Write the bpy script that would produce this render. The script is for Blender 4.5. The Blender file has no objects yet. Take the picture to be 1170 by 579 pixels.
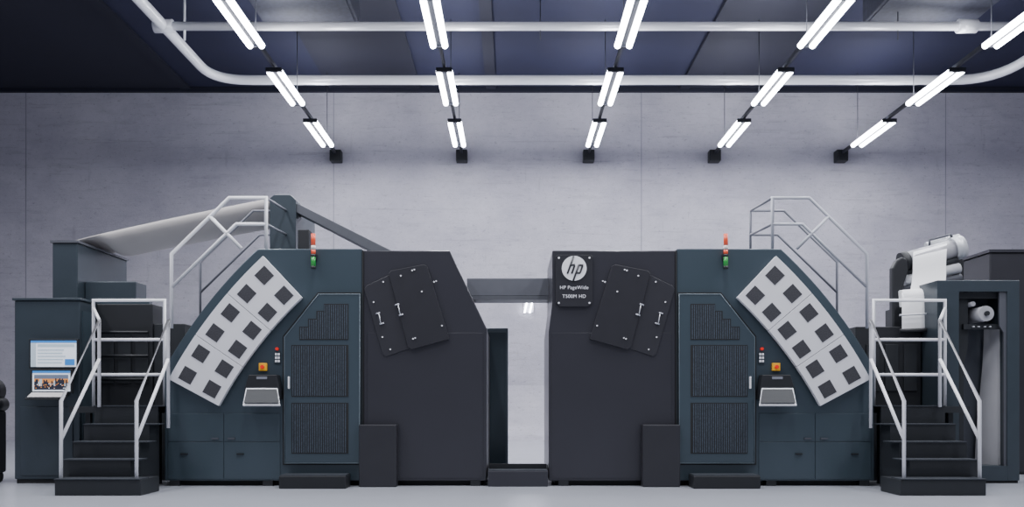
import bpy, bmesh, math, random
from mathutils import Vector, Matrix
random.seed(4)
S=bpy.context.scene
COL=S.collection
F=1000.0; CY=-10.53; CZ=1.0
MIR=False
WL={}
def fx(x): return 0.18-x if MIR else x
def P(px,py,Y):
    z=Y-CY
    return Vector((fx((px-585)*z/F),Y,CZ+(460-py)*z/F))
def srgb(r,g,b):
    def c(v):
        v/=255.0
        return v/12.92 if v<=0.04045 else ((v+0.055)/1.055)**2.4
    return (c(r),c(g),c(b),1)
# ---------- materials
def mat(name,col,rough=0.5,metal=0.0,noise=0.08,scale=6,bump=0.0,emit=None,es=0):
    m=bpy.data.materials.new(name); m.use_nodes=True
    nt=m.node_tree; b=nt.nodes['Principled BSDF']
    b.inputs['Roughness'].default_value=rough; b.inputs['Metallic'].default_value=metal
    tc=nt.nodes.new('ShaderNodeTexCoord'); nz=nt.nodes.new('ShaderNodeTexNoise')
    nz.inputs['Scale'].default_value=scale; nz.inputs['Detail'].default_value=6
    nt.links.new(tc.outputs['Object'],nz.inputs['Vector'])
    mx=nt.nodes.new('ShaderNodeMix'); mx.data_type='RGBA'
    c=srgb(*col)
    mx.inputs[6].default_value=tuple(max(0,v*(1-noise*1.5)) for v in c[:3])+(1,)
    mx.inputs[7].default_value=tuple(min(1,v*(1+noise*1.5)) for v in c[:3])+(1,)
    nt.links.new(nz.outputs['Fac'],mx.inputs[0]); nt.links.new(mx.outputs[2],b.inputs['Base Color'])
    if bump:
        bp=nt.nodes.new('ShaderNodeBump'); bp.inputs['Strength'].default_value=bump; bp.inputs['Distance'].default_value=0.02
        nt.links.new(nz.outputs['Fac'],bp.inputs['Height']); nt.links.new(bp.outputs['Normal'],b.inputs['Normal'])
    if emit:
        b.inputs['Emission Color'].default_value=srgb(*emit); b.inputs['Emission Strength'].default_value=es
    return m
TEAL=mat('teal_paint',(61,73,82),0.28,0.25,0.05,2)
TEALD=mat('teal_dark_paint',(51,60,68),0.34,0.2)
TEALL=mat('teal_edge_paint',(96,108,117),0.4,0.25)
DARK=mat('graphite_paint',(52,52,59),0.28,0.25,0.05,2)
DARK2=mat('graphite_cover_paint',(44,44,50),0.34,0.2)
DARK3=mat('graphite_rear_cover_paint',(48,48,54),0.34,0.2)  # slightly lighter graphite for the rear cover plate
DARKL=mat('graphite_edge',(78,80,88),0.45,0.2)
HEADER=mat('header_grey',(84,86,95),0.5,0.2)
BLACK=mat('black_steel',(28,30,35),0.5,0.2)
SEAM=mat('seam_black',(17,18,22),0.7)
WHITE=mat('white_panel_paint',(208,208,214),0.38,0.0,0.03)
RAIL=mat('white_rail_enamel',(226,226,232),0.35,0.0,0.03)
RAILG=mat('rail_shadow_label_grey',(120,122,132),0.4,0.1,0.03)  # grey holds the shadow on the far railing; plain grey on the label
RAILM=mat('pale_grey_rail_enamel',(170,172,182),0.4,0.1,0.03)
SILVER=mat('silver_metal',(196,198,204),0.4,0.35,0.03)
GREY=mat('grey_roller',(158,158,165),0.4,0.2,0.03)
DULL=mat('dull_grey_web',(150,150,156),0.7,0.0,0.04)
PAPER=mat('paper_stock',(214,208,206),0.8,0.0,0.05,3)
PAPERW=mat('white_paper',(240,240,243),0.8,0.0,0.03,3)
YEL=mat('yellow_plastic',(240,180,30),0.4)
RED=mat('red_plastic',(200,30,20),0.35,emit=(220,30,15),es=0.4)
ORG=mat('orange_lens',(205,75,45),0.3,emit=(225,80,40),es=0.15)
GRN=mat('green_lens',(30,120,50),0.3,emit=(30,150,50),es=0.2)
CLR=mat('clear_lens',(200,195,190),0.3)
TUBE=mat('lamp_tube_glow',(255,255,255),0.4,emit=(240,243,255),es=26)
LAMPH=mat('lamp_housing',(40,42,50),0.5,0.3)
PIPE=mat('pipe_enamel',(246,247,252),0.22,0.1,0.03)
DUCT=mat('duct_grey',(50,52,64),0.6,0.3,0.4,10)
TREAD=mat('tread_plate',(54,58,65),0.5,0.3,0.2,30)
STEP=mat('stair_dark',(34,37,42),0.5,0.2)
INNER=mat('inner_panel_grey',(70,74,83),0.45,0.2)
MESHW=mat('window_mesh',(54,54,60),0.6,0.2,0.5,90)
SLAT=mat('screen_wire',(66,76,88),0.4,0.3,0.6,60)
JOINT=mat('wall_joint',(136,136,146),0.9)
UIW=mat('screen_white',(225,232,240),0.5,emit=(215,225,240),es=0.5)
UIB=mat('screen_blue',(50,120,190),0.5,emit=(50,120,190),es=0.5)
UIG=mat('screen_grey',(170,185,195),0.5,emit=(160,175,190),es=0.5)
UIO=mat('screen_orange',(215,140,70),0.5,emit=(215,140,70),es=0.4)
UID=mat('screen_dark',(34,36,50),0.5,emit=(34,38,60),es=0.3)
UIT=mat('screen_slate',(100,110,130),0.5,emit=(100,110,130),es=0.4)
KEYB=mat('pale_keyboard',(188,184,184),0.5)

def concrete(name,base,dark):
    m=bpy.data.materials.new(name); m.use_nodes=True
    nt=m.node_tree; b=nt.nodes['Principled BSDF']; b.inputs['Roughness'].default_value=0.85
    L=nt.links.new
    tc=nt.nodes.new('ShaderNodeTexCoord')
    mp=nt.nodes.new('ShaderNodeMapping'); mp.inputs['Scale'].default_value=(0.5,1,0.7)
    L(tc.outputs['Object'],mp.inputs['Vector'])
    n1=nt.nodes.new('ShaderNodeTexNoise'); n1.inputs['Scale'].default_value=0.9; n1.inputs['Detail'].default_value=12; n1.inputs['Roughness'].default_value=0.76
    L(mp.outputs[0],n1.inputs['Vector'])
    r=nt.nodes.new('ShaderNodeValToRGB'); r.color_ramp.elements[0].position=0.34; r.color_ramp.elements[1].position=0.60
    r.color_ramp.elements[0].color=srgb(*dark); r.color_ramp.elements[1].color=srgb(*base)
    L(n1.outputs['Fac'],r.inputs[0])
    cur=r.outputs[0]
    for sc,scale,lo,hi,c,f in (((0.5,1,3.5),1.6,0.38,0.46,0.86,0.7),((0.35,1,9),1.1,0.37,0.41,0.78,0.7),((2.2,1,0.3),1.2,0.34,0.38,0.82,0.6),((1,1,1.8),7,0.37,0.42,0.70,0.85),((1,1,1.2),20,0.37,0.42,0.76,0.7)):
        mp2=nt.nodes.new('ShaderNodeMapping'); mp2.inputs['Scale'].default_value=sc; mp2.inputs['Location'].default_value=(scale*3,0,scale)
        L(tc.outputs['Object'],mp2.inputs['Vector'])
        n2=nt.nodes.new('ShaderNodeTexNoise'); n2.inputs['Scale'].default_value=scale; n2.inputs['Detail'].default_value=14; n2.inputs['Roughness'].default_value=0.72
        L(mp2.outputs[0],n2.inputs['Vector'])
        r2=nt.nodes.new('ShaderNodeValToRGB'); r2.color_ramp.elements[0].position=lo; r2.color_ramp.elements[1].position=hi
        r2.color_ramp.elements[0].color=(c,c,c,1); r2.color_ramp.elements[1].color=(1,1,1,1)
        L(n2.outputs['Fac'],r2.inputs[0])
        mx=nt.nodes.new('ShaderNodeMix'); mx.data_type='RGBA'; mx.blend_type='MULTIPLY'; mx.inputs[0].default_value=f
        L(cur,mx.inputs[6]); L(r2.outputs[0],mx.inputs[7]); cur=mx.outputs[2]
    L(cur,b.inputs['Base Color'])
    bp=nt.nodes.new('ShaderNodeBump'); bp.inputs['Strength'].default_value=0.3; bp.inputs['Distance'].default_value=0.04
    L(n2.outputs['Fac'],bp.inputs['Height']); L(bp.outputs[0],b.inputs['Normal'])
    return m
WALLM=concrete('wall_concrete',(182,180,190),(162,160,172))
FLOORM=mat('floor_polished',(158,161,170),0.22,0.0,0.05,1.2)
CEILM=mat('ceiling_navy',(21,24,52),0.8,0,0.15,1)
CEILD=mat('ceiling_beam_navy',(15,17,36),0.8,0,0.1,1)

# ---------- object builders
def empty(name,loc,label=None,cat=None,group=None):
    o=bpy.data.objects.new(name,None); COL.objects.link(o)
    o.location=loc; WL[o.name]=Vector(loc); o.empty_display_size=0.2
    if label:o['label']=label
    if cat:o['category']=cat
    if group:o['group']=group
    return o
def finish(name,bm,mats,parent=None,label=None,cat=None,bevel=0,smooth=False,kind=None,group=None):
    bmesh.ops.recalc_face_normals(bm,faces=bm.faces[:])
    xs=[v.co.copy() for v in bm.verts]
    c=Vector([(min(v[i] for v in xs)+max(v[i] for v in xs))/2 for i in range(3)])
    for v in bm.verts: v.co-=c
    me=bpy.data.meshes.new(name); bm.to_mesh(me); bm.free()
    if not isinstance(mats,(list,tuple)): mats=[mats]
    for m in mats: me.materials.append(m)
    if smooth:
        for p in me.polygons: p.use_smooth=True
    o=bpy.data.objects.new(name,me); COL.objects.link(o)
    WL[o.name]=c
    if parent is not None:
        o.parent=parent; o.location=c-WL[parent.name]
    else: o.location=c
    if label:o['label']=label
    if cat:o['category']=cat
    if kind:o['kind']=kind
    if group:o['group']=group
    if bevel:
        b=o.modifiers.new('bevel','BEVEL'); b.width=bevel; b.segments=2; b.limit_method='ANGLE'
    return o
def bm_poly_prism(bm,front,back,mi=0):
    a=[bm.verts.new(p) for p in front]; b=[bm.verts.new(p) for p in back]
    n=len(a); fs=[bm.faces.new(a),bm.faces.new(b[::-1])]
    for i in range(n): fs.append(bm.faces.new((a[i],b[i],b[(i+1)%n],a[(i+1)%n])))
    for f in fs: f.material_index=mi
def prism_px(bm,pts,Y0,Y1,mi=0):
    fr=[P(x,y,Y0) for x,y in pts]
    bk=[Vector((p.x,Y1,p.z)) for p in fr]
    bm_poly_prism(bm,fr,bk,mi)
def rectpts(x0,x1,y0,y1): return [(x0,y0),(x1,y0),(x1,y1),(x0,y1)]
def bm_box(bm,x0,x1,y0,y1,z0,z1,mi=0):
    x0,x1=fx(x0),fx(x1)
    fr=[Vector((x0,y0,z0)),Vector((x1,y0,z0)),Vector((x1,y0,z1)),Vector((x0,y0,z1))]
    bk=[Vector((p.x,y1,p.z)) for p in fr]
    bm_poly_prism(bm,fr,bk,mi)
def prism(name,pts,Y0,Y1,m,parent=None,**k):
    bm=bmesh.new(); prism_px(bm,pts,Y0,Y1); return finish(name,bm,m,parent,**k)
def box(name,x0,x1,y0,y1,z0,z1,m,parent=None,**k):
    bm=bmesh.new(); bm_box(bm,x0,x1,y0,y1,z0,z1); return finish(name,bm,m,parent,**k)
def bm_tube(bm,pts,r,n=10,mi=0):
    pts=[Vector(p) for p in pts]; rings=[]
    up=None
    for i,p in enumerate(pts):
        d1=(pts[i]-pts[i-1]).normalized() if i>0 else None
        d2=(pts[i+1]-pts[i]).normalized() if i<len(pts)-1 else None
        if d1 is None: d=d2; s=1
        elif d2 is None: d=d1; s=1
        else:
            d=(d1+d2).normalized(); s=1/max(0.5,d.dot(d1))
        if up is None:
            up=Vector((0,0,1)) if abs(d.z)<0.9 else Vector((0,1,0))
        u=(up-d*up.dot(d)).normalized(); w=d.cross(u).normalized()
        up=u
        ring=[]
        bend=None
        if d1 is not None and d2 is not None and (d2-d1).length>1e-4: bend=(d2-d1).normalized()
        for k in range(n):
            a=2*math.pi*k/n; off=(u*math.cos(a)+w*math.sin(a))*r
            if bend is not None: off=off+bend*(off.dot(bend))*(s-1)
            ring.append(bm.verts.new(p+off))
        rings.append(ring)
    for a,b in zip(rings,rings[1:]):
        for k in range(n):
            f=bm.faces.new((a[k],a[(k+1)%n],b[(k+1)%n],b[k])); f.material_index=mi; f.smooth=True
    f=bm.faces.new(rings[0][::-1]); f.material_index=mi
    f=bm.faces.new(rings[-1]); f.material_index=mi
def tubes(name,lines,r,m,parent=None,n=10,**k):
    bm=bmesh.new()
    for l in lines: bm_tube(bm,l,r,n)
    return finish(name,bm,m,parent,**k)
def arcpts(cx,cy,R,a0,a1,n):
    return [(cx-R*math.cos(math.radians(a0+(a1-a0)*i/n)),cy-R*math.sin(math.radians(a0+(a1-a0)*i/n))) for i in range(n+1)]
def slab(name,corners,th,m,parent=None,**k):
    bm=bmesh.new(); c=[Vector(p) for p in corners]
    nrm=(c[1]-c[0]).cross(c[3]-c[0]).normalized()
    if nrm.y<0: nrm=-nrm
    bm_poly_prism(bm,c,[p+nrm*th for p in c]); return finish(name,bm,m,parent,**k)
def sheet(name,rows,m,parent,**k):
    bm=bmesh.new(); pv=None
    for row in rows:
        r_=[bm.verts.new(p) for p in row]
        if pv:
            for a in range(len(r_)-1): bm.faces.new((pv[a],pv[a+1],r_[a+1],r_[a]))
        pv=r_
    return finish(name,bm,m,parent,smooth=True,**k)
def text(name,s,px,py,Y,size,m,parent):
    cu=bpy.data.curves.new('t','FONT'); cu.body=s; cu.size=size; cu.align_x='CENTER'; cu.align_y='CENTER'
    cu.extrude=0.002; cu.space_character=1.05
    to=bpy.data.objects.new('t',cu); COL.objects.link(to)
    bpy.context.view_layer.update()
    dg=bpy.context.evaluated_depsgraph_get()
    me=bpy.data.meshes.new_from_object(to.evaluated_get(dg))
    bpy.data.objects.remove(to)
    me.transform(Matrix.Rotation(math.radians(90),4,'X'))
    me.materials.clear(); me.materials.append(m)
    o=bpy.data.objects.new(name,me); COL.objects.link(o)
    z=Y-CY; w=Vector(((px-585)*z/F,Y,CZ+(460-py)*z/F)); WL[o.name]=w
    o.parent=parent; o.location=w-WL[parent.name]
    return o

# ---------- room
YW=14.5; HC=10.0
box('floor',-17,17,-14,YW+0.3,-0.2,0,FLOORM,kind='structure')
box('wall_back',-17,17,YW,YW+0.3,0,HC+0.6,WALLM,kind='structure')
box('wall_left',-17.3,-17,-6,YW+0.3,0,HC+0.6,WALLM,kind='structure')
box('wall_right',17,17.3,-6,YW+0.3,0,HC+0.6,WALLM,kind='structure')
box('ceiling',-17,17,-6,YW,HC,HC+0.3,CEILM,kind='structure')
box('trim_1',-17,17,YW-0.12,YW,HC-0.14,HC,CEILD,kind='structure')
i=2
for X in (-9.3,-0.6,4.9):
    box('trim_%d'%i,X-0.14,X+0.14,-6,YW-0.12,HC-0.08,HC,CEILD,kind='structure'); i+=1
for x0,x1 in ((-17,-9.44),(5.04,7.2),(-5.2,-2.6)):
    box('trim_%d'%i,x0,x1,-6,YW-0.12,HC-0.05,HC,CEILD,kind='structure'); i+=1
for X in (-13.9,-5.1,3.7,12.4):
    box('trim_%d'%i,X-0.012,X+0.012,YW-0.006,YW,1.6,HC-0.14,JOINT,kind='structure'); i+=1
R=1.5
bm=bmesh.new(); cr=[(YW,R)]+[(YW-R+R*math.cos(a),R-R*math.sin(a)) for a in [math.pi/2*k/14 for k in range(1,15)]]+[(YW,0)]
bm_poly_prism(bm,[Vector((-17,y,z)) for y,z in cr],[Vector((17,y,z)) for y,z in cr])
finish('trim_%d'%i,bm,WALLM,kind='structure',smooth=False); i+=1

# ---------- ceiling ducts
def duct(x0,x1,ya,yb):
    e=empty('ceiling_vent',((x0+x1)/2,(ya+yb)/2,9.3),'grey metal ventilation box mounted under the navy ceiling','ceiling vent',group='ceiling ventilation boxes')
    box('vent_body',x0,x1,ya,yb,9.32,HC-0.06,DUCT,e,bevel=0.02)
    box('grille',x0+0.08,x1-0.08,ya+0.08,yb-0.08,9.30,9.32,DUCT,e)
duct(-5.45,-3.35,6.6,8.7); duct(7.7,10.1,6.6,8.7)

# ---------- pipes
def bend(p0,c,p1,n=8):
    p0,c,p1=map(Vector,(p0,c,p1)); return [p0*(1-t)**2+c*2*t*(1-t)+p1*t*t for t in [k/n for k in range(n+1)]]
ZP=9.0; yf=21.7+CY; yn=18.6+CY
e=empty('overhead_pipe',(2,yf,ZP),'white enamelled overhead pipe loop with rounded bends hung from the ceiling','pipe')
path=[(-7.4,0,ZP)]+bend((-7.4,yf-0.9,ZP),(-7.4,yf,ZP),(-6.5,yf,ZP))+bend((10.9,yf,ZP),(12.0,yf,ZP),(12.0,yf-1.3,ZP))+[(12.0,0,ZP)]
tubes('main_pipe',[path],0.115,PIPE,e,n=16)
tubes('cross_pipe',[[(-7.4,yn,ZP),(12.0,yn,ZP)]],0.09,PIPE,e,n=16)
for X,Y in ((-7.4,yn),(9.67,yn),(12.0,yn)):
    bm=bmesh.new(); bm_tube(bm,[(X-0.2,Y,ZP),(X+0.2,Y,ZP)],0.14,16); finish('pipe_coupling',bm,PIPE,e)
for X in (-6.96,0.6,8.2):
    tubes('hanger_rod',[[(X,yn,ZP-0.3),(X,yn,HC-0.05)]],0.025 if X<-5 else 0.012,PIPE if X<-5 else LAMPH,e,n=6)

# ---------- lights
rowX=[(385-585)*0.025,(528-585)*0.025,(672-585)*0.025,(815-585)*0.025,(959-585)*0.025]
zc=[22.7,19.4,16.1]
ZL=8.0
for X in rowX:
    e=empty('light_track',(X,YW-0.15,ZL),'dark steel lighting track running out from a square wall bracket','light track',group='lighting tracks')
    box('track_bar',X-0.03,X+0.03,-3,YW-0.3,ZL+0.04,ZL+0.12,LAMPH,e)
    box('wall_bracket',X-0.16,X+0.16,YW-0.3,YW,ZL-0.16,ZL+0.16,BLACK,e,bevel=0.02)
def fixture(X,Yc,L=2.05):
    e=empty('tube_light',(X,Yc,ZL),'bright twin-tube fluorescent fixture hung on a dark ceiling track','ceiling light',group='twin tube ceiling lights')
    box('housing',X-0.05,X+0.05,Yc-L/2,Yc+L/2,ZL-0.03,ZL+0.035,LAMPH,e)
    for s in (-1,1):
        box('end_cap',X-0.17,X+0.17,Yc+s*(L/2)-0.03,Yc+s*(L/2)+0.03,ZL-0.06,ZL+0.03,LAMPH,e)
    for s in (-1,1):
        bm=bmesh.new(); bm_tube(bm,[(X+s*0.115,Yc-L/2+0.03,ZL-0.03),(X+s*0.115,Yc+L/2-0.03,ZL-0.03)],0.062,12)
        finish('lamp_tube',bm,TUBE,e)
    tubes('drop_rod',[[(X,Yc+L/2-0.05,ZL+0.12),(X,Yc+L/2-0.05,HC-0.08)]],0.010,LAMPH,e,n=6)
def alight(X,Y,Z,sx,sy,power,rot=(0,0,0),col=(0.955,0.965,1)):
    l=bpy.data.lights.new('tube_and_fill_lamp','AREA'); l.shape='RECTANGLE'; l.size=sx; l.size_y=sy; l.energy=power; l.color=col
    o=bpy.data.objects.new('tube_and_fill_light',l); COL.objects.link(o); o.location=(X,Y,Z); o.rotation_euler=rot
for X in rowX:
    for z,pw in zip(zc,(72,88,105)):
        fixture(X,z+CY)
        alight(X,z+CY,ZL-0.12,0.35,2.0,pw)
        alight(X,z+CY,ZL+0.15,0.35,2.0,38,(math.pi,0,0))
for X in rowX+[-8.6]:  # unseen lamps added as front fill, without fixtures
    for Y,pw in ((2.2,110),(-1.1,240),(-4.4,150),(-7.7,55)):
        alight(X,Y,ZL-0.12,0.35,2.0,pw)

# added pair of glowing tubes for the small bright mark between the machines
e=empty('glowing_tube_pair',(0.475,YW-0.06,3.77),'small pair of glowing tubes on the concrete wall','wall light')
box('back_plate',0.33,0.62,YW-0.04,YW,3.56,3.98,WALLM,e,bevel=0.01)
for s in (-1,1):
    tubes('lamp_tube',[[(0.43+s*0.075,YW-0.08,3.56),(0.52+s*0.075,YW-0.08,3.96)]],0.022,TUBE,e)

# ---------- press
ACX,ACY=677,693
def press(mir):
    global MIR
    MIR=mir
    lab='dark teal graphite printing press with curved perforated panel and '+('logo plate' if mir else 'rear tower')
    base=(fx(-2.2),0.8,0)
    e=empty('printing_press',base,lab,'printing press')
    arc=arcpts(ACX,ACY,560,46.9,29.2,14)
    pts=[(414,284)]+arc+[(188,440),(188,549),(414,549)]
    hs=prism('teal_housing',pts,0,2.4,TEAL,e,bevel=0.012)
    if not mir:
        pts=[(415,286),(514,286),(556,375),(556,549),(415,549)]
        dh=prism('graphite_housing',pts,0,1.6,DARK,e,bevel=0.012)
    else:
        MIR=False
        pts=[(772,286),(631,286),(631,346),(627,378),(627,549),(772,549)]
        dh=prism('graphite_housing',pts,0,1.5,DARK,e,bevel=0.012)
        MIR=True
    box('shadow_gap_block',-4.1,-0.36,0.08,1.5,0,0.075,SEAM,e)  # black block puts the shadow gap under the housings into the colour
    for x in (-4.12,-3.0,-1.62,-0.5):
        box('levelling_foot',x,x+0.12,0.0,0.078,0,0.066,BLACK,e)
    prism('joint_strip',rectpts(413.8,415.2,286,548),-0.012,0.02,SEAM,e)
    # curved white panel
    bm=bmesh.new(); cuts=[46.8,40.62,34.42,28.2]
    for a,b in zip(cuts,cuts[1:]):
        a-=0.03;b+=0.03
        o=arcpts(ACX,ACY,550,a,b,8); i_=arcpts(ACX,ACY,485,b,a,8)
        prism_px(bm,o+i_,-0.12,-0.05)
    cp=finish('curved_panel',bm,WHITE,e,label='white curved panel with twelve square dark windows',bevel=0.003)
    o=arcpts(ACX,ACY,549,46.7,28.3,16); i_=arcpts(ACX,ACY,486,28.3,46.7,16)
    prism('panel_frame',o+i_,-0.05,0.02,SILVER,cp)
    for k in range(6):
        ang=46.8-1.55-3.1*k
        for rr in (533,501):
            h=8.0; da=math.degrees(h/rr)
            pts=[]
            for (r,a) in ((rr-h,ang-da),(rr+h,ang-da),(rr+h,ang+da),(rr-h,ang+da)):
                pts.append((ACX-r*math.cos(math.radians(a)),ACY-r*math.sin(math.radians(a))))
            prism('panel_window',pts,-0.124,-0.118,MESHW,cp)
    # door
    dpts=[(325,529),(325,385),(364,336),(411,336),(411,529)]
    prism('door_surround',[(323,531),(323,384),(363,334),(412.5,334),(412.5,531)],-0.012,0.01,SEAM,e)
    dr=prism('door',dpts,-0.05,-0.008,TEAL,e,bevel=0.01)
    ring=[P(x,y,-0.05) for x,y in dpts]; ring.append(ring[0])
    tubes('door_edge',[ring],0.006,TEALL,dr,n=6)
    def screen(pts):
        bm=bmesh.new()
        prism_px(bm,pts,-0.056,-0.045,0)
        xs=[p[0] for p in pts]; x=min(xs)+1.6
        while x<max(xs)-1:
            ys=[]
            n=len(pts)
            for a in range(n):
                (xa,ya),(xb,yb)=pts[a],pts[(a+1)%n]
                if (xa-x)*(xb-x)<0: ys.append(ya+(yb-ya)*(x-xa)/(xb-xa))
            if len(ys)>=2:
                prism_px(bm,rectpts(x-0.55,x+0.55,min(ys)+1,max(ys)-1),-0.059,-0.05,1)
            x+=2.5
        finish('ventilation_screen',bm,[SEAM,SLAT],dr)
    st=[(398,347),(370,347),(370,355),(361.5,355),(361.5,364),(352,364),(352,373),(342,373),(342,388),(398,388)]
    screen(st)
    screen(rectpts(333,398,394,453)); screen(rectpts(333,398,460,518))
    prism('door_handle',rectpts(328.7,330.3,430,444),-0.09,-0.05,RAIL,dr,bevel=0.005)
    # lower cabinet doors
    for (a,b,c,d) in ((192,255.4,472,504),(256,320,472,504),(192,255.4,504.8,547),(256,320,504.8,547)):
        cd=prism('cabinet_door',rectpts(a,b,c,d),-0.010,0.0,TEAL,e,bevel=0.003)
        lx=a+18 if c>500 else (b-10 if a<200 else a+8)
        yy=c+13 if c>500 else c+28
        prism('latch',rectpts(lx-4,lx+4,yy,yy+1.6),-0.03,-0.010,DARKL if c<500 else BLACK,cd)
    # console
    cs=prism('console',[(284,428),(316,428),(319,445),(319,456),(279,456),(279,445)],-0.16,0.0,BLACK,e,bevel=0.008)
    slab('console_tray',[P(277,463,-0.3),P(320,463,-0.3),P(317,443,-0.17),P(281,443,-0.17)],0.025,SILVER,cs,bevel=0.004)
    slab('console_display',[P(278.5,460,-0.303),P(318.5,460,-0.303),P(316,444.3,-0.2),P(282,444.3,-0.2)],0.008,STEP,cs)
    prism('console_label',rectpts(293,305,430,433),-0.165,-0.15,RAILG,cs)
    es=prism('emergency_stop',rectpts(295.5,304.5,414.5,423.5),-0.04,0,YEL,e,bevel=0.005)
    c=P(300,419,-0.04); tubes('stop_button',[[c,c+Vector((0,-0.03,0))]],0.022,RED,es,n=16)
    c=P(317,398.5,0); tubes('red_indicator',[[c,c+Vector((0,-0.035,0))]],0.018,RED,e,n=12)
    pb=prism('push_button_block',rectpts(313.6,320.2,402.4,415),-0.018,0,TEALD,e)
    for a in range(2):
        for b in range(3): prism('push_button',rectpts(314.2+a*3.1,316.4+a*3.1,403.2+b*3.9,405.8+b*3.9),-0.028,-0.018,RAIL,pb)
    # signal light
    sg=empty('signal_light',P(358,300,-0.08)); sg.parent=e; WL[sg.name]=P(358,300,-0.08); sg.location=WL[sg.name]-Vector(base)
    def cyl(nm,y0,y1,r,m):
        tubes(nm,[[P(358,y0,-0.08),P(358,y1,-0.08)]],r,m,sg,n=16)
    cyl('pole',306,267,0.010,SILVER); cyl('red_lens',280,267,0.027,ORG); cyl('clear_lens',285,280.5,0.027,CLR)
    cyl('orange_lens',290,285.5,0.026,ORG); cyl('base_cap',293,290.5,0.028,BLACK); cyl('green_lens',304,293.5,0.027,GRN); cyl('base_cap',307,304,0.030,BLACK)
    prism('bracket',rectpts(355,361,290,296),-0.08,0,BLACK,sg)
    # slanted fanned covers
    cv=prism('slanted_cover',[(416,330),(419,326),(455,309),(460,311),(487,391),(441,407),(437,404)],-0.02,0,DARK3,e,bevel=0.004)
    cv2=prism('slanted_cover',[(444,312),(447,309),(484,302),(488,304),(513.5,387),(470,399),(466,396)],-0.045,0,DARK2,e,bevel=0.004)
    def latch(x,y,Y,c_):
        q=[P(x,y-5.5,Y-0.03),P(x+2,y+5,Y-0.03)]
        h=tubes('latch_handle',[q],0.006,SILVER,c_,n=8)
        for (a,b,c2,d2) in ((-3.5,-5.5,1.2,-7.0),(0.8,6.4,5.8,4.8)):
            tubes('latch_lug',[[P(x+a,y+b,Y-0.01),P(x+c2,y+d2,Y-0.01)]],0.009,RAILM,h,n=8)
    latch(433,364,-0.02,cv); latch(455,354,-0.045,cv2)
    for (x,y) in ((438,322),(427,345),(437,385),(446,399)):
        c=P(x,y,-0.02); tubes('fastener',[[c,c+Vector((0,-0.012,0))]],0.010,RAIL,cv,n=8)
    for (x,y) in ((458,315),(471,309),(482,333),(496,322),(505,372),(472,387)):
        c=P(x,y,-0.045); tubes('fastener',[[c,c+Vector((0,-0.012,0))]],0.010,RAIL,cv2,n=8)
        if x in (471,496,472):
            c=P(x+2.5,y-1,-0.045); tubes('fastener',[[c,c+Vector((0,-0.012,0))]],0.009,RAIL,cv2,n=8)
    prism('access_panel',rectpts(420,557 if mir else 552,380,546),-0.006,0.0,DARK,e,bevel=0.002)
    prism('lower_box',rectpts(410,453,485,556),-0.16,0,DARK2,e,bevel=0.01)
    st=box('door_step',-2.71,-1.93,-0.36,-0.06,0,0.15,BLACK,e,bevel=0.01)
    box('step_tread',-2.70,-1.94,-0.35,-0.07,0.15,0.16,TREAD,st)
    # upper railing
    Yn,Yf=0.3,1.3
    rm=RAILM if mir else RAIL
    A=[(304,284),(304,226),(262,226),(196,290),(196,375)]
    B=[(304,256),(270,256),(196,328)]
    fr=[P(x,y,Yn) for x,y in A]; fm=[P(x,y,Yn) for x,y in B]
    sh=Vector((0,Yf-Yn,0.06))
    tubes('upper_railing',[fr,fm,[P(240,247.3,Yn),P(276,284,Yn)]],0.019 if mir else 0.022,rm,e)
    tubes('rear_railing',[[q+sh for q in l] for l in (fr,fm)]+[[fr[1],fr[1]+sh],[fm[0],fm[0]+sh]],0.016,RAILG,e)  # far railing in shadow, its shade put into the grey
    if not mir:
        tw=prism('web_tower',[(308,288),(308,226),(313,222),(332,222),(338,228),(338,288)],1.25,2.4,TEALD,e,bevel=0.01)
        bm=bmesh.new()
        fr=[P(338,233,1.28),P(341,233,1.28),P(449,287,1.28),P(425,287,1.28),P(338,242,1.28)]
        bm_poly_prism(bm,fr,[q+Vector((0,0.3,0)) for q in fr])
        finish('web_guide',bm,DARKL,e,bevel=0.005)
        prism('drive_motor',rectpts(340,353,262,286),0.9,1.2,BLACK,e,bevel=0.01)
    else:
        MIR=False
        Yp=-0.035
        np_=prism('name_plate',[(637,291),(675,291),(677,293),(677,346),(672,350),(640,350),(635,346),(635,293)],Yp,0,DARK2,e,bevel=0.004,label='graphite plate with round white logo and lettering')
        c=P(656,306.5,Yp); tubes('logo_disc',[[c,c+Vector((0,-0.012,0))]],0.148,RAIL,np_,n=48)
        def q(x,y): return P(x,y,Yp-0.013)
        sl=0.36
        def s(x,y): return q(656+x-sl*y,306.5+y)
        tubes('logo_letters',[[s(-5.5,-14.0),s(-5.5,6)],[s(-5.5,-3.5),s(-1.5,-4.2),s(-0.6,-2.6),s(-0.6,6)],
              [s(4.0,-4.2),s(4.0,14.0)],[s(4.0,-3.8),s(8.2,-3.8),s(8.6,-2.4),s(8.6,4.0),s(8.0,5.2),s(4.0,5.2)]],0.0115,DARK2,np_,n=8)
        text('lettering','HP PageWide',656,328.5,Yp-0.003,0.059,RAIL,np_)
        text('lettering','T500M HD',656,338.5,Yp-0.003,0.059,RAIL,np_)
        for x,y in ((638.5,294.5),(673.5,294.5),(638.5,346),(673.5,346)):
            c=P(x,y,Yp); tubes('bolt',[[c,c+Vector((0,-0.01,0))]],0.012,RAIL,np_,n=8)
    MIR=False
    return e
press(False); press(True)

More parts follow.
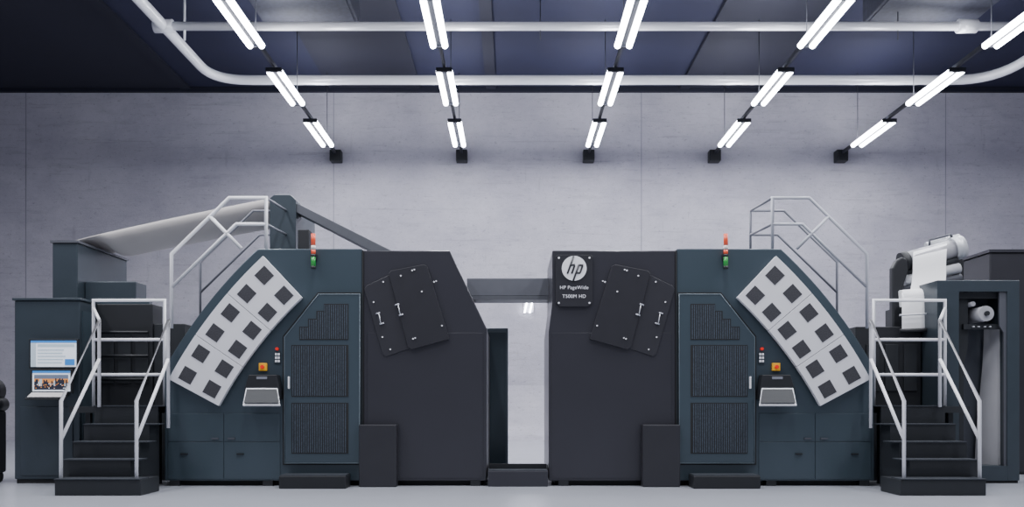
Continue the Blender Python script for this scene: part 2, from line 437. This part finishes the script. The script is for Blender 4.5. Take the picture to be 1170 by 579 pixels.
# ---------- stairs
def stairs(mir):
    global MIR
    MIR=mir
    e=empty('access_stairs',(fx(-4.4),-0.5,0),'dark steel access steps with white tubular handrails beside a printing press','stairs',group='access stairs')
    hs=[.17,.364,.55,.745,.957]; y0=-1.1
    XR=-4.0
    box('base_step',-4.93,XR,y0,-0.6,0,hs[0],STEP,e,bevel=0.008)
    prof=[(y0+.26,0.0),(y0+.26,hs[0]),(y0+.25,hs[1])]
    for k in range(2,5): prof+= [(y0+.25*k,hs[k-1]),(y0+.25*k,hs[k])]
    prof+=[(0.33,hs[4]),(0.33,hs[4]-0.08),(-0.06,hs[4]-0.08),(-0.06,0)]
    bm=bmesh.new()
    a=[Vector((fx(-4.98),y,z)) for y,z in prof]; b=[Vector((fx(-4.22),y,z)) for y,z in prof]
    bm_poly_prism(bm,a,b); finish('stair_body',bm,STEP,e)
    box('platform',-5.3,-4.22,-0.055,0.33,.88,.957,STEP,e)
    for x in (-5.26,-4.4): box('platform_leg',x,x+0.06,0.26,0.32,0,.88,STEP,e)
    for k in range(5):
        box('tread',-4.93 if k==0 else -4.98,XR-0.01 if k==0 else -4.13,y0+.25*k-0.015,y0+.25*k+.24,hs[k],hs[k]+.012,TREAD,e)
    for X in (-4.9,-4.08):
        ya,yb=-1.02,-0.14
        z0=hs[0]; zt0=1.02; zt1=1.98
        l=[[(X,ya,z0),(X,ya,zt0),(X,yb,zt1),(X,yb,0.7 if X>-4.5 else 0.95)],[(X,ya,0.6),(X,yb,1.52)]]
        l=[[Vector((fx(p[0]),p[1],p[2])) for p in q] for q in l]
        tubes('handrail',l,0.02,RAIL,e)
    Yg=0.29
    l=[[P(107,464,Yg),P(107,343,Yg),P(188,343,Yg),P(188,464,Yg)],[P(107,388,Yg),P(188,388,Yg)],[P(107,428,Yg),P(188,428,Yg)]]
    tubes('guard_railing',l,0.02,RAIL,e)
    tubes('side_rail',[[Vector((fx(-4.9),-0.14,1.98)),P(107,352,Yg)]],0.018,RAIL,e)
    MIR=False
stairs(False); stairs(True)

# ---------- gap between presses
e=empty('web_bridge',(0.1,1.3,2.43),'grey duct bridging the two printing presses','machine duct')
box('duct_body',-0.6,0.5,1.12,1.48,2.42,2.66,HEADER,e,bevel=0.01)
box('lower_flange',-0.6,0.5,1.10,1.5,2.37,2.42,DARKL,e)
e=empty('utility_cabinet',(-0.27,1.95,0),'narrow slate teal utility cabinet standing beside a press','cabinet')
box('body',-0.52,-0.055,1.66,2.2,0.03,2.04,TEALL,e,bevel=0.01)
box('door',-0.48,-0.08,1.64,1.66,0.1,1.98,TEAL,e,bevel=0.005)
box('base',-0.5,-0.07,1.68,2.18,0,0.03,SEAM,e)
e=empty('floor_step',(0.08,0.4,0),'low dark metal walkway step on the floor between presses','step')
box('body',-0.29,0.43,-0.1,0.9,0,0.19,DARK,e,bevel=0.01)
box('tread',-0.28,0.42,-0.09,0.89,0.19,0.2,TREAD,e)
box('cross_bar',-0.28,0.42,0.1,0.13,0.2,0.26,BLACK,e)

# ---------- left feeder machine
e=empty('web_unwinder',(-5.2,1.6,0),'dark teal stepped paper web feeding machine behind the stairs','printing machine')
box('tall_cabinet',-6.04,-5.71,0.97,2.45,0,3.1,TEALD,e,bevel=0.012)
box('cap',-6.06,-5.69,0.95,2.47,3.1,3.13,DARKL,e)
box('mid_housing',-5.70,-5.02,1.15,1.5,0,2.62,TEALD,e,bevel=0.012)
box('upper_ledge',-5.70,-4.8,1.05,1.15,2.25,2.35,TEAL,e)
box('lower_housing',-5.34,-4.62,0.72,1.05,0,2.27,BLACK,e,bevel=0.01)
box('side_housing',-4.62,-4.22,0.75,2.2,0,2.02,STEP,e,bevel=0.01)
for k in range(3):
    box('equipment_panel',-5.28+0.22*k,-5.11+0.22*k,0.70,0.72,1.25,1.9,STEP,e,bevel=0.004)
for k in range(3):
    tubes('guide_roller',[[(-5.33,0.66,1.3+0.3*k),(-4.65,0.66,1.3+0.3*k)]],0.02,BLACK,e)

# paper web: band leaving the top of the tall cabinet, gently troughed
rows=[]
for i_ in range(41):
    u=i_/40; X=-6.0+u*(-3.27+6.0)
    z0=3.16+0.60*(u**0.9 if u>0 else 0)
    ramp=min(1.0,max(0.0,(X+5.69)/0.22)); ramp=ramp*ramp*(3-2*ramp)
    row=[]
    for j in range(13):
        v=j/12; Y=1.29+v*1.05
        row.append(Vector((X,Y,z0-(0.21+0.05*u)*ramp*math.sin(math.pi*v)**0.7)))
    rows.append(row)
o=sheet('paper_web',rows,PAPER,None,label='long pale paper web running up from feeder to tower',cat='paper')
s_=o.modifiers.new('s','SOLIDIFY'); s_.thickness=0.006

# control station
e=empty('control_station',(-5.8,0.5,0),'dark teal operator cabinet with two lit monitors and keyboard shelf','control cabinet')
box('body',-6.18,-5.37,0.34,0.9,0.05,2.27,TEALD,e,bevel=0.012)
box('top_cover',-6.2,-5.35,0.32,0.92,2.27,2.30,TEALD,e,bevel=0.005)
box('base',-6.16,-5.39,0.36,0.88,0,0.05,SEAM,e)
box('side_door',-5.372,-5.36,0.4,0.85,0.15,2.15,TEAL,e)
box('front_door',-6.1,-5.45,0.325,0.34,0.1,0.95,TEALD,e,bevel=0.004)
MY=0.2
m1=prism('monitor',rectpts(33,89,387,421),MY,MY+0.05,BLACK,e,bevel=0.006)
box('monitor_arm',-5.8,-5.7,MY+0.04,0.34,1.3,1.6,BLACK,e)
bm=bmesh.new(); prism_px(bm,rectpts(35,87,389,419),MY-0.006,MY,0)
prism_px(bm,rectpts(35,87,389,391.5),MY-0.009,MY-0.006,1); prism_px(bm,rectpts(35,41,391.5,419),MY-0.009,MY-0.006,2)
prism_px(bm,rectpts(43,85,393,396),MY-0.009,MY-0.006,2)
for r in range(5):
    prism_px(bm,rectpts(43,70+random.random()*12,399+r*3.6,400.3+r*3.6),MY-0.009,MY-0.006,2)
prism_px(bm,rectpts(74,85,410,417),MY-0.011,MY-0.006,1)
finish('screen',bm,[UIW,UIB,UIG],m1)
m2=prism('monitor',rectpts(35,82,421.5,449),MY-0.06,MY-0.01,BLACK,e,bevel=0.006)
bm=bmesh.new(); Y2=MY-0.06
prism_px(bm,rectpts(37,80,423.5,447),Y2-0.006,Y2,0); prism_px(bm,rectpts(37,80,423.5,426),Y2-0.009,Y2-0.006,1)
prism_px(bm,rectpts(39,78,428,445),Y2-0.008,Y2-0.006,5)
prism_px(bm,rectpts(39,78,432.5,438),Y2-0.0083,Y2-0.006,3)
prism_px(bm,rectpts(39,78,438,445),Y2-0.0085,Y2-0.006,2)
for k in range(26):
    x=39+k*1.5; h=2+random.random()*6
    prism_px(bm,rectpts(x,x+1.5,440-h,441),Y2-0.010,Y2-0.008,random.choice([2,2,2,2,4,2]))
    for r in range(3):
        if random.random()<0.45:
            yy=437+random.random()*6; prism_px(bm,rectpts(x,x+0.9,yy,yy+1.0),Y2-0.012,Y2-0.008,random.choice([3,3,0]))
finish('screen',bm,[UIW,UIB,UID,UIO,UIG,UIT],m2)
slab('keyboard_shelf',[P(28,455,-0.05),P(74,455,-0.05),P(80,449,0.3),P(33,449,0.3)],0.02,BLACK,e,bevel=0.004)
slab('keyboard',[P(31,453,-0.03),P(72,453,-0.03),P(76,448,0.12),P(36,448,0.12)],0.012,KEYB,e,bevel=0.003)

# black roller cart at the edge
e=empty('roller_cart',(-6.7,0.45,0),'black wheeled cart carrying dark paper cores','cart')
box('cart_frame',-6.95,-6.42,0.3,0.6,0.12,0.9,BLACK,e,bevel=0.03)
for x,z,r in ((-6.6,1.15,0.17),(-6.48,0.98,0.09)):
    tubes('paper_core',[[(x,0.3,z),(x,0.6,z)]],r,BLACK,e,n=24)
for x in (-6.85,-6.5):
    for y in (0.36,0.54): tubes('wheel',[[(x-0.02,y,0.07),(x+0.03,y,0.07)]],0.07,SEAM,e,n=16)

# ---------- right rewinder
e=empty('web_rewinder',(5.8,0.9,0),'dark teal paper rewinding machine with metal rollers and white web','printing machine')
Yr=0.34
bm=bmesh.new()
prism_px(bm,[(1071,320),(1165,320),(1165,549),(1151,549),(1151,333),(1096,333),(1096,549),(1071,549)],Yr,1.3)
finish('cabinet_frame',bm,TEALD,e,bevel=0.006)
prism('lower_sill',rectpts(1096,1151,532,549),Yr,1.3,TEALD,e)
prism('back_panel',rectpts(1088,1155,326,542),0.78,0.83,INNER,e)
prism('base',rectpts(1073,1163,549,552),Yr+0.02,1.3,SEAM,e)
# layered inner side plates
prism('side_plate',[(1096,333),(1106,333),(1106,395),(1101,420),(1101,532),(1096,532)],Yr+0.12,Yr+0.16,STEP,e)
prism('side_plate',[(1151,333),(1142,333),(1142,372),(1147,380),(1147,532),(1151,532)],Yr+0.02,Yr+0.05,DARKL,e)
prism('top_plate',rectpts(1096,1151,333,341),Yr+0.08,Yr+0.12,STEP,e)
c=P(1127,358,Yr+0.0); tubes('idler_roller',[[c,c+Vector((0,0.4,0))]],0.095,DULL,e,n=28)
tubes('roller_hub',[[c+Vector((0,-0.03,0)),c]],0.03,BLACK,e,n=16)
c=P(1112,347,Yr+0.05); tubes('idler_roller',[[c,c+Vector((0,0.34,0))]],0.03,GREY,e,n=16)
for x in (1113,1119,1126,1132):
    c=P(x,373,Yr+0.03); tubes('fastener',[[c,c+Vector((0,0.04,0))]],0.009,SILVER,e,n=8)
prism('mounting_bar',rectpts(1101,1147,370,376),Yr+0.07,Yr+0.11,STEP,e)
rows=[]
for k in range(13):
    t=k/12; y=376+t*156
    xl=1124-10*math.sin(math.pi*t*0.5)**2
    rows.append([P(xl+(1151-xl)*j/6,y,Yr+0.36-0.22*math.sin(j/6*math.pi/2)) for j in range(7)])
sheet('paper_sheet',rows,DULL,e)
box('lower_unit',4.42,5.26,0.72,1.5,0,1.98,BLACK,e,bevel=0.01)
for k in range(3): box('equipment_panel',4.55+0.24*k,4.72+0.24*k,0.70,0.72,1.15,1.75,STEP,e,bevel=0.004)
# roller stack: slanted parallel rollers carried by side arms
def arm(ap,Y):
    fr=[P(x,y,Y) for x,y in ap]
    bm=bmesh.new(); bm_poly_prism(bm,fr,[p+Vector((0,0.12,0)) for p in fr]); finish('roller_arm',bm,BLACK,e,bevel=0.02)
arm(((1020,380),(1020,306),(1025,297),(1031,293),(1037,296),(1038,310),(1034,322),(1031,335),(1031,380)),0.85)
arm(((1088,322),(1088,300),(1092,293),(1099,293),(1102,300),(1102,322)),1.2)
tubes('main_roller',[[P(1037,299,1.05),P(1088,285,1.05)]],0.13,GREY,e,n=40)
tubes('roller_end',[[P(1088,285,1.05),P(1099,282,1.05)]],0.155,SILVER,e,n=40)
tubes('roller_end',[[P(1030,301,1.05),P(1037,299,1.05)]],0.145,BLACK,e,n=32)
tubes('upper_roller',[[P(1058,281,1.35),P(1096,271.5,1.35)]],0.05,SILVER,e,n=24)
tubes('bracket_bar',[[P(1062,281,1.3),P(1062,274,1.3),P(1086,268,1.3),P(1090,274,1.3)]],0.014,DARKL,e)
tubes('stack_roller',[[P(1034,313,0.98),P(1094,297,0.98)]],0.04,STEP,e,n=24)
tubes('stack_roller',[[P(1032,321,0.95),P(1096,306,0.95)]],0.065,SILVER,e,n=28)
tubes('stack_roller',[[P(1030,331,0.95),P(1098,317,0.95)]],0.05,DARKL,e,n=24)
# web from the main roller over the stack to the big lower roller
rows=[]
for x0,y0_,x1,y1_,Yq in ((1044,286,1082,275.5,1.05),(1043.5,288,1082,278,0.95),(1043,298,1081.5,288,0.905),(1043,309,1081,299,0.90),(1042,321,1081,314,0.87),(1040,332,1080,328,0.80)):
    rows.append([P(x0+(x1-x0)*j/4,y0_+(y1_-y0_)*j/4,Yq) for j in range(5)])
sheet('paper_sheet',rows,PAPERW,e)
tubes('stack_roller',[[P(1029,341,0.8),P(1082,337,0.8)]],0.11,PAPERW,e,n=32)
rows=[]
for (dy,Yq) in ((-9,0.78),(-5.5,0.71),(0,0.685),(14,0.68),(26,0.675),(38,0.67)):
    rows.append([P(1030.5,341+dy,Yq),P(1081,337+dy,Yq)])
sheet('paper_sheet',rows,PAPERW,e)
tubes('web_roller',[[P(1028,360,0.63),P(1083,357,0.63)]],0.012,SILVER,e,n=16)
tubes('web_roller',[[P(1028,378,0.63),P(1083,376,0.63)]],0.028,BLACK,e,n=16)
prism('roller_bed',rectpts(1030,1082,350,380),0.8,1.3,STEP,e,bevel=0.01)
e=empty('rear_cabinet',(7.0,2.5,0),'graphite machine housing behind the paper rewinder','machine housing')
box('body',6.68,8.0,1.7,3.2,0.02,3.1,DARK2,e,bevel=0.02)
box('top_cap',6.66,8.02,1.68,3.22,3.1,3.14,DARK,e)
box('base',6.7,7.98,1.72,3.18,0,0.02,SEAM,e)

# ---------- world, camera
w=bpy.data.worlds.new('world'); S.world=w; w.use_nodes=True
bg=w.node_tree.nodes['Background']; bg.inputs[0].default_value=(0.64,0.67,0.80,1); bg.inputs[1].default_value=0.36
cam=bpy.data.cameras.new('camera'); co=bpy.data.objects.new('camera',cam); COL.objects.link(co)
co.location=(0,CY,CZ); co.rotation_euler=(math.radians(90),0,0)
cam.sensor_width=36; cam.lens=36*F/1170; cam.shift_y=(460-289.5)/1170
cam.clip_end=200
S.camera=co
